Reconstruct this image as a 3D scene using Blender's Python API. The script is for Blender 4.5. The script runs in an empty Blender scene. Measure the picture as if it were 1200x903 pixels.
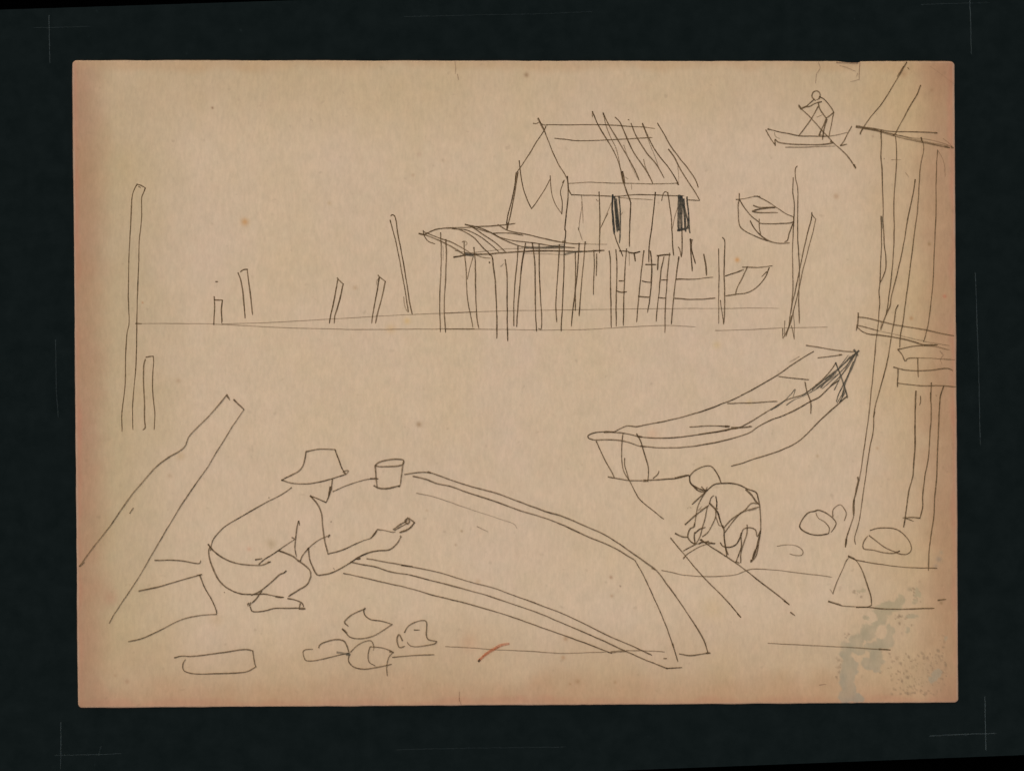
import bpy, math, random
import numpy as np

random.seed(7)
rng = np.random.default_rng(11)
C = bpy.context.scene.collection
S = 0.00027            # metres per photograph pixel: the sheet is about 28 x 20 cm
Z_BOARD = 0.0          # top face of the black board
T_PAPER = 0.0007       # the sheet lies this high


def X(px): return (px - 600.0) * S
def Y(py): return (451.5 - py) * S


def lin(c):
    c = np.asarray(c, float) / 255.0
    return np.where(c <= 0.04045, c / 12.92, ((c + 0.055) / 1.055) ** 2.4)


# light reaching the flat sheet: base colour = wanted colour / LIGHT
LIGHT = np.array([1.09,1.098,1.208])


# ------------------------------------------------------------------ noise
def vnoise(x, y, cell, seed):
    """smooth value noise in [-1, 1] on arrays of pixel coordinates"""
    r = np.random.default_rng(seed)
    n = 512
    tab = r.uniform(-1, 1, (n, n))
    gx, gy = np.asarray(x) / cell + 100.3, np.asarray(y) / cell + 100.7
    ix, iy = np.floor(gx).astype(int), np.floor(gy).astype(int)
    fx, fy = gx - ix, gy - iy
    fx, fy = fx * fx * (3 - 2 * fx), fy * fy * (3 - 2 * fy)
    a, b = tab[iy % n, ix % n], tab[iy % n, (ix + 1) % n]
    c, d = tab[(iy + 1) % n, ix % n], tab[(iy + 1) % n, (ix + 1) % n]
    return (a * (1 - fx) + b * fx) * (1 - fy) + (c * (1 - fx) + d * fx) * fy


def fbm(x, y, cell, seed, oct=3):
    s, a, t = 0, 1.0, 0
    for k in range(oct):
        s = s + a * vnoise(x, y, cell / 2 ** k, seed + k)
        t += a
        a *= 0.55
    return s / t


def sst(e0, e1, x):
    t = np.clip((x - e0) / (e1 - e0), 0, 1)
    return t * t * (3 - 2 * t)


def height(px, py):
    """very slight cockle of the old sheet (metres)"""
    px = np.asarray(px, float); py = np.asarray(py, float)
    h = 0.00010 * vnoise(px, py, 260, 5) + 0.00004 * vnoise(px, py, 120, 6)
    return T_PAPER + h


# ------------------------------------------------------------------ materials
def new_mat(name):
    m = bpy.data.materials.new(name)
    m.use_nodes = True
    nt = m.node_tree
    nt.nodes.clear()
    out = nt.nodes.new('ShaderNodeOutputMaterial')
    return m, nt, out


def N(nt, t, **kw):
    n = nt.nodes.new(t)
    for k, v in kw.items():
        if k in n.inputs.keys():
            n.inputs[k].default_value = v
        else:
            setattr(n, k, v)
    return n


def paper_material():
    m, nt, out = new_mat('old_paper')
    L = nt.links.new
    at = N(nt, 'ShaderNodeAttribute'); at.attribute_name = 'tone'
    tc = N(nt, 'ShaderNodeTexCoord')
    mp = N(nt, 'ShaderNodeMapping'); mp.inputs['Scale'].default_value = (1.9, 0.6, 1)
    L(tc.outputs['Object'], mp.inputs['Vector'])
    n1 = N(nt, 'ShaderNodeTexNoise', Scale=620.0, Detail=5.0, Roughness=0.7)     # fibre grain
    n2 = N(nt, 'ShaderNodeTexNoise', Scale=150.0, Detail=4.0, Roughness=0.6)
    L(mp.outputs[0], n1.inputs['Vector']); L(tc.outputs['Object'], n2.inputs['Vector'])
    r1 = N(nt, 'ShaderNodeMapRange'); r1.inputs[1].default_value = 0.3; r1.inputs[2].default_value = 0.7
    r1.inputs[3].default_value = 0.93; r1.inputs[4].default_value = 1.07
    r2 = N(nt, 'ShaderNodeMapRange'); r2.inputs[1].default_value = 0.3; r2.inputs[2].default_value = 0.7
    r2.inputs[3].default_value = 0.982; r2.inputs[4].default_value = 1.018
    L(n1.outputs[0], r1.inputs[0]); L(n2.outputs[0], r2.inputs[0])
    mu = N(nt, 'ShaderNodeMath', operation='MULTIPLY')
    L(r1.outputs[0], mu.inputs[0]); L(r2.outputs[0], mu.inputs[1])
    sc = N(nt, 'ShaderNodeVectorMath', operation='SCALE')
    L(at.outputs['Color'], sc.inputs[0]); L(mu.outputs[0], sc.inputs['Scale'])
    # small dark fibres and specks pressed into the pulp
    n3 = N(nt, 'ShaderNodeTexNoise', Scale=420.0, Detail=1.0, Roughness=0.4)
    L(tc.outputs['Object'], n3.inputs['Vector'])
    r3 = N(nt, 'ShaderNodeMapRange'); r3.inputs[1].default_value = 0.73; r3.inputs[2].default_value = 0.82
    r3.inputs[3].default_value = 0.0; r3.inputs[4].default_value = 0.18
    L(n3.outputs[0], r3.inputs[0])
    mx = N(nt, 'ShaderNodeMix', data_type='RGBA')
    L(r3.outputs[0], mx.inputs['Factor']); L(sc.outputs[0], mx.inputs[6])
    mx.inputs[7].default_value = (0.16, 0.11, 0.06, 1)
    b = N(nt, 'ShaderNodeBsdfPrincipled', Roughness=0.95)
    b.inputs['Specular IOR Level'].default_value = 0.0
    L(mx.outputs[2], b.inputs['Base Color'])
    bp = N(nt, 'ShaderNodeBump', Strength=0.12, Distance=0.0001)
    L(n1.outputs[0], bp.inputs['Height']); L(bp.outputs[0], b.inputs['Normal'])
    L(b.outputs[0], out.inputs[0])
    return m


def ink_material(name, thin, dense):
    """pen ink soaked into the sheet: the paper shows through where the pen ran dry"""
    m, nt, out = new_mat(name)
    L = nt.links.new
    at = N(nt, 'ShaderNodeAttribute'); at.attribute_name = 'ink'
    tc = N(nt, 'ShaderNodeTexCoord')
    n1 = N(nt, 'ShaderNodeTexNoise', Scale=1500.0, Detail=3.0, Roughness=0.7)
    L(tc.outputs['Object'], n1.inputs['Vector'])
    r1 = N(nt, 'ShaderNodeMapRange'); r1.inputs[1].default_value = 0.3; r1.inputs[2].default_value = 0.7
    r1.inputs[3].default_value = 0.72; r1.inputs[4].default_value = 1.15
    L(n1.outputs[0], r1.inputs[0])
    mu = N(nt, 'ShaderNodeMath', operation='MULTIPLY', use_clamp=True)
    L(at.outputs['Fac'], mu.inputs[0]); L(r1.outputs[0], mu.inputs[1])
    d = N(nt, 'ShaderNodeBsdfDiffuse')
    mx = N(nt, 'ShaderNodeMix', data_type='RGBA')
    mx.inputs[6].default_value = (*thin, 1); mx.inputs[7].default_value = (*dense, 1)
    rd = N(nt, 'ShaderNodeMapRange'); rd.inputs[1].default_value = 0.6; rd.inputs[2].default_value = 1.0
    L(mu.outputs[0], rd.inputs[0]); L(rd.outputs[0], mx.inputs['Factor']); L(mx.outputs[2], d.inputs[0])
    t = N(nt, 'ShaderNodeBsdfTransparent')
    ms = N(nt, 'ShaderNodeMixShader')
    L(mu.outputs[0], ms.inputs[0]); L(t.outputs[0], ms.inputs[1]); L(d.outputs[0], ms.inputs[2])
    L(ms.outputs[0], out.inputs[0])
    return m


def board_material(name, c0, c1, scale):
    m, nt, out = new_mat(name)
    L = nt.links.new
    tc = N(nt, 'ShaderNodeTexCoord')
    n1 = N(nt, 'ShaderNodeTexNoise', Scale=scale, Detail=6.0, Roughness=0.65)
    L(tc.outputs['Object'], n1.inputs['Vector'])
    cr = N(nt, 'ShaderNodeValToRGB')
    cr.color_ramp.elements[0].position = 0.35; cr.color_ramp.elements[1].position = 0.7
    cr.color_ramp.elements[0].color = (*c0, 1); cr.color_ramp.elements[1].color = (*c1, 1)
    L(n1.outputs[0], cr.inputs[0])
    # stray lint and dust specks
    n2 = N(nt, 'ShaderNodeTexNoise', Scale=520.0, Detail=2.0, Roughness=0.5)
    L(tc.outputs['Object'], n2.inputs['Vector'])
    r2 = N(nt, 'ShaderNodeMapRange'); r2.inputs[1].default_value = 0.74; r2.inputs[2].default_value = 0.84
    r2.inputs[3].default_value = 0.0; r2.inputs[4].default_value = 0.6
    L(n2.outputs[0], r2.inputs[0])
    mx = N(nt, 'ShaderNodeMix', data_type='RGBA')
    L(r2.outputs[0], mx.inputs['Factor']); L(cr.outputs[0], mx.inputs[6])
    mx.inputs[7].default_value = (c1[0] * 2.4, c1[1] * 2.3, c1[2] * 2.3, 1)
    b = N(nt, 'ShaderNodeBsdfPrincipled', Roughness=1.0)
    b.inputs['Specular IOR Level'].default_value = 0.0
    L(mx.outputs[2], b.inputs['Base Color'])
    L(b.outputs[0], out.inputs[0])
    return m


M_PAPER = paper_material()
M_INK = ink_material('sepia_ink', lin((108, 84, 56)) / LIGHT, lin((60, 46, 33)) / LIGHT)
M_INK_BLUE = ink_material('blue_black_ink', lin((86, 78, 64)) / LIGHT, lin((44, 44, 42)) / LIGHT)
M_RED = ink_material('red_brown_paint', lin((186, 100, 60)) / LIGHT, lin((168, 84, 50)) / LIGHT)
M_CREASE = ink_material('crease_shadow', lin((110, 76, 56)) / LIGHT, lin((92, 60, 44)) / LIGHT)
M_CHALK = ink_material('pale_scratch', lin((70, 78, 78)) / LIGHT, lin((150, 158, 155)) / LIGHT)
M_BOARD = board_material('black_board', lin((16, 22, 22)) / LIGHT, lin((21, 27, 27)) / LIGHT, 150.0)
M_TABLE = board_material('black_cloth', (0.0001, 0.0001, 0.0001), (0.0002, 0.0002, 0.0002), 30.0)


# ------------------------------------------------------------------ objects
def link(o, parent=None):
    C.objects.link(o)
    if parent is not None:
        o.parent = parent
    return o


def mesh_obj(name, verts, faces, mat, parent=None):
    me = bpy.data.meshes.new(name)
    me.from_pydata([tuple(v) for v in verts], [], faces)
    me.update()
    me.materials.append(mat)
    return link(bpy.data.objects.new(name, me), parent)


def slab(name, corners, z1, z0, mat, bevel=0.0):
    """a flat board given by its corners in pixels"""
    v = [(X(x), Y(y), z1) for x, y in corners] + [(X(x), Y(y), z0) for x, y in corners]
    n = len(corners)
    f = [list(range(n))[::-1], [n + i for i in range(n)]]
    f += [[i, (i + 1) % n, n + (i + 1) % n, n + i] for i in range(n)]
    return mesh_obj(name, v, f, mat)


# the black cloth under everything, far larger than the view
table = slab('ground', [(-9000, -9000), (10200, -9000), (10200, 9900), (-9000, 9900)], -0.0030, -0.02, M_TABLE)
table['kind'] = 'structure'

# the black backing board, turned about two degrees under the sheet
board = slab('backing_board', [(-140, 15.8), (1340, -32.0), (1340, 879.0), (-140, 936.0)], Z_BOARD, -0.0024, M_BOARD)
board['label'] = 'black backing board with faint pale corner marks lying under the old drawing sheet'
board['category'] = 'backing board'


# ------------------------------------------------------------------ the sheet
def edge_l(py): return 85.2 + (py - 72) * (91.8 - 85.2) / 756
def edge_r(py): return 1118.0 + (py - 72) * (1122.6 - 1118.0) / 750
def edge_t(px): return 71.2 + (px - 85) * 1.3 / 1033
def edge_b(px): return 828.4 - (px - 92) * 6.2 / 1030


SPOTS = [(287, 260, 4.5, (188, 136, 84), .7), (864, 304.5, 3, (196, 138, 84), .8), (491, 497, 3.4, (140, 110, 80), .6),
         (249, 126.5, 1.4, (110, 80, 58), .8), (617, 88, 3.2, (134, 106, 78), .65), (980, 230, 3.5, (164, 128, 96), .5),
         (477, 376, 4, (200, 160, 100), .5), (458, 385, 6, (200, 160, 112), .4), (1089, 286, 2, (140, 110, 74), .7), (1107, 347, 2.4, (172, 104, 80), .7),
         (1068, 373, 2.6, (160, 118, 80), .6), (840, 404, 5, (190, 160, 110), .4), (660, 770, 2.6, (160, 115, 80), .5),
         (716, 676, 2, (140, 105, 78), .6), (717, 698, 2, (150, 115, 84), .5), (727, 686.5, 1, (90, 70, 55), .8),
         (416, 337, 3, (176, 142, 110), .5), (663, 748, 3, (150, 112, 78), .5), (677, 798, 3.4, (150, 116, 84), .5),
         (721, 799, 2, (150, 116, 84), .5), (668, 801, 1.6, (140, 104, 74), .5), (541, 622, 1.5, (130, 104, 70), .6), (534, 638, 1.4, (140, 112, 84), .5),
         (500, 598, 1.6, (170, 140, 110), .5), (318, 637, 6, (150, 126, 92), .35), (292, 643, 2.6, (196, 138, 112), .4), (212, 534, 5, (172, 142, 104), .4),
         (209, 446, 3, (160, 130, 100), .5), (199, 557, 3, (160, 132, 102), .4), (519, 188, 2, (164, 138, 110), .5), (491, 181, 3, (172, 140, 116), .4),
         (1049, 233, 1, (150, 120, 90), .3), (765, 508, 7, (208, 162, 130), .35), (878, 471, 4, (196, 164, 112), .35), (1028, 525, 2, (164, 130, 96), .5),
         (1014, 380, 1, (140, 110, 84), .3), (149, 798, 3, (150, 116, 90), .5), (135, 791, 2, (156, 120, 92), .4), (1103, 706, 2, (120, 96, 66), .5),
         (386, 238, 2.5, (170, 140, 100), .4), (958, 534, 2, (166, 134, 100), .5), (167, 354.5, 1.2, (168, 110, 70), .7), (1023, 160, 1.5, (130, 100, 80), .4),
         (1059, 87, 5, (150, 112, 80), .4), (1092, 106, 2, (150, 112, 84), .5), (254, 725, 9, (182, 150, 112), .3), (130, 700, 10, (172, 122, 98), .3),
         (550, 752, 12, (186, 140, 108), .35), (835, 713, 16, (190, 160, 118), .35), (560, 681, 3, (176, 140, 104), .4), (484, 205, 2, (170, 138, 108), .5),
         (1066, 690, 3, (130, 116, 92), .45), (1100, 655, 3.6, (130, 116, 100), .55), (1097, 663, 3, (140, 122, 104), .5), (1103, 647, 2.4, (140, 126, 104), .45)]

ZCs = 6.447
BLOBS = [(470, 175, 75, 45), (540, 130, 85, 42), (600, 85, 45, 40), (620, 50, 28, 24), (455, 235, 60, 55), (380, 320, 75, 60), (290, 370, 80, 48),
         (250, 430, 95, 50), (400, 435, 60, 40), (300, 460, 60, 28), (500, 400, 62, 65), (530, 330, 30, 70), (205, 500, 42, 60), (235, 570, 66, 62), (225, 650, 60, 66),
         (215, 740, 62, 80), (200, 815, 60, 60), (280, 820, 60, 34), (395, 560, 78, 46), (430, 500, 50, 60), (440, 600, 28, 34), (465, 545, 36, 24),
         (885, 640, 34, 30), (862, 680, 30, 22), (360, 214, 22, 19), (740, 40, 26, 24), (725, 100, 18, 22), (655, 305, 16, 24), (700, 205, 70, 14),
         (960, 360, 10, 22), (730, 10, 14, 20), (320, 20, 30, 14), (440, 450, 60, 20)]
HOLES = [(470, 325, 46, 56), (290, 512, 56, 34), (340, 412, 13, 20), (355, 492, 34, 28), (400, 210, 26, 32)]


def stain_mask(px, py):
    x = (px - 960) * ZCs; y = (py - 690) * ZCs
    nz = fbm(px, py, 9.0, 31, 4)
    xx = x + 16 * vnoise(px, py, 7, 41) + 6 * vnoise(px, py, 2.6, 43)
    yy = y + 16 * vnoise(px, py, 7, 42) + 6 * vnoise(px, py, 2.6, 44)
    f = np.full(px.shape, -9.0)
    for bx, by, rx, ry in BLOBS:
        f = np.maximum(f, 1.0 - np.sqrt(((xx - bx) / rx) ** 2 + ((yy - by) / ry) ** 2))
    for bx, by, rx, ry in HOLES:
        f = np.minimum(f, np.sqrt(((xx - bx) / rx) ** 2 + ((yy - by) / ry) ** 2) - 1.0)
    m = sst(-0.09, 0.16, f + 0.20 * nz) * (0.85 + 0.25 * vnoise(px, py, 9, 33))
    # mildew specks spreading right of the wet patch
    rs = np.random.default_rng(23)
    sp = np.zeros(px.shape)
    reg = [(540, 960, 480, 800, 150), (560, 760, 190, 225, 16), (690, 770, -60, 120, 16), (860, 980, 330, 560, 14), (120, 170, 520, 700, 10),
           (560, 720, 250, 330, 5), (300, 620, 470, 640, 14), (250, 340, 0, 60, 6), (640, 880, 740, 790, 14), (160, 280, 330, 400, 8)]
    for x0, x1, y0, y1, n in reg:
        for _ in range(n):
            sx, sy = rs.uniform(x0, x1), rs.uniform(y0, y1)
            rr = rs.uniform(4.5, 11) * rs.choice([1, 1, 1.5]); an = rs.uniform(0.4, 2.6); el = rs.uniform(0.4, 0.9)
            near = (np.abs(x - sx) < 40) & (np.abs(y - sy) < 40)
            ux = (x[near] - sx) * math.cos(an) + (y[near] - sy) * math.sin(an)
            uy = -(x[near] - sx) * math.sin(an) + (y[near] - sy) * math.cos(an)
            q = np.sqrt((ux / rr) ** 2 + (uy / (rr * el)) ** 2) + 0.3 * vnoise(px[near], py[near], 1.8, 5)
            sp[near] = np.maximum(sp[near], rs.uniform(0.35, 1.0) * (1 - sst(0.6, 1.35, q)))
    veil = sst(560, 720, x) * (1 - sst(900, 980, x)) * sst(480, 560, y) * (1 - sst(700, 800, y)) * 0.16
    return m, np.maximum(sp, veil)


def paper_tone(px, py):
    dl = px - edge_l(py); dr = edge_r(py) - px
    dt = py - edge_t(px); db = edge_b(px) - py
    wob = 14 * fbm(px, py, 70, 61, 3)
    def col(c): return np.array(c, float)[None, :]
    c = np.repeat(col((199,173,145)), len(px), 0)
    def mix(c, c2, k):
        k = np.clip(k, 0, 1)[:, None]
        return c * (1 - k) + col(c2) * k
    # wide toning from all sides
    c = mix(c, (180,156,122), 0.95 * (1 - sst(20, 165, dl + wob)))
    c = mix(c, (187,161,128), 0.9 * (1 - sst(10, 120, dt + wob)) * (1 - 0.4 * sst(300, 700, px) * (1 - sst(700, 1000, px))))
    c = mix(c, (182,153,121), 0.9 * (1 - sst(10, 125, db + 1.5 * wob)))
    c = mix(c, (184,154,118), 0.85 * (1 - sst(20, 150, dr + 1.5 * wob)))
    # pink-brown band at the very edge
    w2 = 8 * fbm(px, py, 34, 71, 3)
    c = mix(c, (166,130,102), 0.95 * (1 - sst(6, 50, dl + w2)))
    c = mix(c, (178,142,111), 0.85 * (1 - sst(4, 46, db + 2 * w2)))
    c = mix(c, (166,130,100), 0.85 * (1 - sst(8, 58, dr + 1.6 * w2)))
    c = mix(c, (180,145,110), 0.5 * (1 - sst(2, 16, dt + w2)))
    c = mix(c, (172,122,97), 0.7 * (1 - sst(2, 9, np.minimum(dl, dr) + 0.5 * w2)) * (0.7 + 0.5 * vnoise(px * 0 + 3, py, 40, 77)))
    c = mix(c, (172,122,97), 0.4 * (1 - sst(2, 12, db + w2)))
    cor = sst(0, 60, np.hypot(dr, dt)); c = mix(c, (148, 104, 80), 0.5 * (1 - cor))
    cor = sst(0, 60, np.hypot(dl, db)); c = mix(c, (150, 116, 90), 0.5 * (1 - cor))
    cor = sst(0, 50, np.hypot(dr, db)); c = mix(c, (150, 108, 84), 0.4 * (1 - cor))
    # creamy mottling, slightly stretched along the grain of the pulp
    g = fbm(px * 1.4, py * 0.8, 30, 81, 4)
    h = fbm(px, py, 12, 91, 3)
    q = fbm(px, py, 90, 95, 3)
    c = c * (1 + 0.011 * g + 0.008 * h)[:, None]
    c[:, 2] *= 1 + 0.022 * q + 0.012 * g
    c[:, 0] *= 1 + 0.010 * h
    # the paler warm centre
    # foxing
    for sx, sy, r, cc, k in SPOTS:
        d = np.hypot(px - sx, py - sy) / r
        sel = d < 2.4
        kk = np.zeros(len(px)); kk[sel] = k * np.exp(-(d[sel] ** 2) * 1.3)
        c = mix(c, cc, kk)
    # damp stain at the lower right
    near = (px > 900) & (py > 630)
    mk = np.zeros(len(px)); sp = np.zeros(len(px))
    a, b = stain_mask(px[near], py[near]); mk[near] = a; sp[near] = b
    tint = np.stack([159 - 0.12 * np.clip(py - 700, 0, 130), 144 - 0.07 * np.clip(py - 700, 0, 130), 114 + 0.03 * np.clip(py - 700, 0, 130)], 1)
    c = c * (1 - 0.68 * mk[:, None]) + tint * 0.68 * mk[:, None]
    c = mix(c, (124, 104, 82), 0.62 * sp * (1 - mk))
    # painted highlight: pale rim where the cut edge catches the light
    e = np.minimum(np.minimum(dl, dr), np.minimum(dt, db))
    k = (1 - sst(0.6, 2.2, e)) * (0.55 + 0.35 * fbm(px, py, 20, 99, 2))
    k = k * np.where(np.minimum(dt, db) == e, 0.45, 1.0)
    c = mix(c, (168, 142, 122), k)
    return c


def build_sheet():
    st = 1.35
    nx = int(1034 / st); ny = int(756 / st)
    u = np.linspace(0, 1, nx + 1); v = np.linspace(0, 1, ny + 1)
    U, V = np.meshgrid(u, v)
    W, H = 1034.0, 754.0
    gx, gy = U * W, V * H
    r = 4.5
    for cx, cy, sx, sy in ((0, 0, 1, 1), (W, 0, -1, 1), (0, H, 1, -1), (W, H, -1, -1)):   # rounded corners
        dx = (gx - cx) * sx; dy = (gy - cy) * sy
        m = (dx < r) & (dy < r)
        ax = r - dx; ay = r - dy
        mn = np.maximum(ax, ay); l2 = np.hypot(ax, ay) + 1e-9
        k = mn / l2
        gx = np.where(m, cx + sx * (r - ax * k), gx)
        gy = np.where(m, cy + sy * (r - ay * k), gy)
    U, V = gx / W, gy / H
    yt0 = 72 + 754 * V
    lx, rx = edge_l(yt0), edge_r(yt0)
    px = lx + (rx - lx) * U
    ty, by = edge_t(px), edge_b(px)
    py = ty + (by - ty) * V
    # slightly ragged cut, a sunk torn flap near the upper right, a nick at the top
    dt = py - ty
    k = np.exp(-dt / 3.0)
    flap = sst(978, 996, px) * (1 - sst(1006.6, 1008, px))
    py = py + k * (1.5 * flap * 1.0 + 0.16 * vnoise(px, px * 0, 5, 3))
    py = py - np.exp(-(by - py) / 3.0) * 0.15 * vnoise(px, px * 0, 7, 4)
    dx = px - edge_l(py); px = px + np.exp(-dx / 3.0) * 0.12 * vnoise(py, py * 0, 7, 8)
    dx = edge_r(py) - px; px = px - np.exp(-dx / 3.0) * 0.12 * vnoise(py, py * 0, 8, 9)
    fx, fy = px.ravel(), py.ravel()
    z = height(fx, fy) - 0.00012 * (np.exp(-(fy - edge_t(fx)) / 9.0) * sst(978, 996, fx) * (1 - sst(1006.6, 1008, fx)))
    tone = paper_tone(fx, fy)
    n0 = len(fx)
    co = np.stack([X(fx), Y(fy), z], 1)
    w = nx + 1
    idx = np.arange(n0).reshape(ny + 1, nx + 1)
    a = idx[:-1, :-1].ravel(); b = idx[:-1, 1:].ravel(); c = idx[1:, 1:].ravel(); d = idx[1:, :-1].ravel()
    faces = np.stack([a, d, c, b], 1)
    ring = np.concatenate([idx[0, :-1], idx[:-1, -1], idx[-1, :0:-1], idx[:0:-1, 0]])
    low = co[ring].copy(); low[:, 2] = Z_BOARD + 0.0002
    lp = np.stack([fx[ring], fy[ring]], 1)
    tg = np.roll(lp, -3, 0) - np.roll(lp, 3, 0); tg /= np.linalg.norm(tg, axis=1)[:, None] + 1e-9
    off = 1.0 + 0.5 * vnoise(lp[:, 0], lp[:, 1], 30, 12)  # skirt flares outward so its painted edge shadow shows from above
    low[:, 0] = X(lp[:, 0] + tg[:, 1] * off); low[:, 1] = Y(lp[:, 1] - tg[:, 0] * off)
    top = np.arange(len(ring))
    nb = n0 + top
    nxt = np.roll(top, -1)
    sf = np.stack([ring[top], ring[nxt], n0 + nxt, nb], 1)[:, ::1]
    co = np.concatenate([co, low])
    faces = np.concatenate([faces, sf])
    top_tone = tone[ring]
    tone = np.concatenate([tone, np.zeros_like(top_tone) + np.array([24, 12, 8])])  # shadow around the sheet, painted into the skirt as dark brown
    me = bpy.data.meshes.new('paper_sheet')
    me.vertices.add(len(co)); me.vertices.foreach_set('co', co.astype(np.float32).ravel())
    me.loops.add(faces.size); me.loops.foreach_set('vertex_index', faces.astype(np.int32).ravel())
    me.polygons.add(len(faces))
    me.polygons.foreach_set('loop_start', np.arange(0, faces.size, 4, dtype=np.int32))
    me.update(calc_edges=True)
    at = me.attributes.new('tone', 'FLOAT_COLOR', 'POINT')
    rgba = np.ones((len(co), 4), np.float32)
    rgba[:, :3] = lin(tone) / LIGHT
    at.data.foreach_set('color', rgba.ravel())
    me.validate()
    me.materials.append(M_PAPER)
    o = link(bpy.data.objects.new('paper_sheet', me))
    o['label'] = 'aged tan sheet with a pen sketch of boats, stilt hut and shore workers'
    o['category'] = 'drawing'
    return o


sheet = build_sheet()

# ------------------------------------------------------------------ the drawing
TILES = {'A': (80, 200, 5), 'B': (80, 370, 5), 'C': (80, 540, 5), 'D': (230, 510, 6), 'E': (230, 600, 7.5),
         'F': (340, 520, 6), 'G': (340, 660, 6), 'H': (320, 230, 5), 'I': (480, 120, 6), 'J': (640, 120, 6),
         'K': (480, 250, 6), 'L': (640, 250, 6), 'M': (800, 185, 6), 'N': (800, 270, 6), 'O': (880, 90, 7.5),
         'P': (970, 130, 7.5), 'Q': (970, 240, 7.5), 'R': (970, 350, 7.5), 'S': (970, 460, 7.5), 'T': (930, 570, 6),
         'U': (680, 400, 6), 'V': (850, 390, 6), 'W': (680, 490, 7.5), 'X': (780, 530, 7.5), 'Y': (760, 590, 6),
         'Z': (470, 540, 5), 'A2': (640, 620, 5), 'B2': (500, 640, 5), 'BR': (900, 678, 4), 'BL': (0, 678, 4),
         'TR': (900, 0, 4), 'TL': (0, 0, 4), 'O0': (0, 0, 1)}


def spline(pts, step=1.0):
    """pen path through the points; a point given twice is a sharp corner"""
    runs, cur = [], [pts[0]]
    for p in pts[1:]:
        if abs(p[0] - cur[-1][0]) < 1e-6 and abs(p[1] - cur[-1][1]) < 1e-6:
            if len(cur) > 1:
                runs.append(cur)
            cur = [p]
        else:
            cur.append(p)
    if len(cur) > 1:
        runs.append(cur)
    out = []
    for r in runs:
        P = [np.array(p, float) for p in r]
        P = [P[0] * 2 - P[1]] + P + [P[-1] * 2 - P[-2]]
        res = []
        for i in range(1, len(P) - 2):
            p0, p1, p2, p3 = P[i - 1:i + 3]
            t0 = 0.0
            t1 = t0 + math.sqrt(np.linalg.norm(p1 - p0)) + 1e-6
            t2 = t1 + math.sqrt(np.linalg.norm(p2 - p1)) + 1e-6
            t3 = t2 + math.sqrt(np.linalg.norm(p3 - p2)) + 1e-6
            n = max(2, int(np.linalg.norm(p2 - p1) / step))
            for k in range(n):
                t = t1 + (t2 - t1) * k / n
                A1 = (t1 - t) / (t1 - t0) * p0 + (t - t0) / (t1 - t0) * p1
                A2 = (t2 - t) / (t2 - t1) * p1 + (t - t1) / (t2 - t1) * p2
                A3 = (t3 - t) / (t3 - t2) * p2 + (t - t2) / (t3 - t2) * p3
                B1 = (t2 - t) / (t2 - t0) * A1 + (t - t0) / (t2 - t0) * A2
                B2 = (t3 - t) / (t3 - t1) * A2 + (t - t1) / (t3 - t1) * A3
                res.append((t2 - t) / (t2 - t1) * B1 + (t - t1) / (t2 - t1) * B2)
        res.append(P[-2])
        out.append(np.array(res))
    return out


LAYER = [0]


class Ink:
    """collects pen strokes into one mesh"""
    def __init__(self): self.v, self.f, self.a, self.mi = [], [], [], []

    def stroke(self, pts, w, d, blue=0, surf=height, taper=0.35):
        for run in spline(pts):
            n = len(run)
            s = np.concatenate([[0], np.cumsum(np.linalg.norm(np.diff(run, axis=0), axis=1))])
            tan = np.gradient(run, axis=0)
            tan /= np.linalg.norm(tan, axis=1)[:, None] + 1e-9
            # unsteady hand
            nrm = np.stack([-tan[:, 1], tan[:, 0]], 1)
            sd = random.randrange(10000)
            wob = 0.22 * vnoise(s, s * 0, 9, sd) * np.clip(s / 4, 0, 1) * np.clip((s[-1] - s) / 4, 0, 1)
            run = run + nrm * wob[:, None]
            hw = 0.5 * w * (1 + 0.20 * vnoise(s, s * 0, 18, sd + 1) + 0.10 * vnoise(s, s * 0, 3, sd + 2))
            endk = np.clip((s[-1] - s) / 3.0, 0, 1)
            hw = hw * (1 - taper * (1 - endk))
            den = d * (0.95 + 0.20 * vnoise(s, s * 0, 30, sd + 3) + 0.10 * vnoise(s, s * 0, 4, sd + 4))
            den = den + 0.10 * np.exp(-s / 3.0)
            LAYER[0] += 1
            z = surf(run[:, 0], run[:, 1]) + 0.00003 + 0.0000006 * LAYER[0] + 0.0000004 * np.arange(n) / n
            k0 = len(self.v)
            l = run + nrm * hw[:, None]; r = run - nrm * hw[:, None]
            if n > 1:                                  # blunt pen ends
                l[0] -= tan[0] * 0.3 * w; r[0] -= tan[0] * 0.3 * w
            for i in range(n):
                self.v.append((X(l[i, 0]), Y(l[i, 1]), z[i])); self.v.append((X(r[i, 0]), Y(r[i, 1]), z[i]))
                self.a += [den[i], den[i]]
            for i in range(n - 1):
                a = k0 + 2 * i
                self.f.append((a, a + 1, a + 3, a + 2)); self.mi.append(blue)

    def build(self, name, parent, mats=None):
        mats = mats or (M_INK, M_INK_BLUE)
        me = bpy.data.meshes.new(name)
        me.from_pydata(self.v, [], self.f)
        for m in mats: me.materials.append(m)
        me.polygons.foreach_set('material_index', self.mi)
        at = me.attributes.new('ink', 'FLOAT', 'POINT')
        at.data.foreach_set('value', np.clip(np.array(self.a, np.float32), 0.02, 1.0))
        me.update()
        return link(bpy.data.objects.new(name, me), parent)


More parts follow.
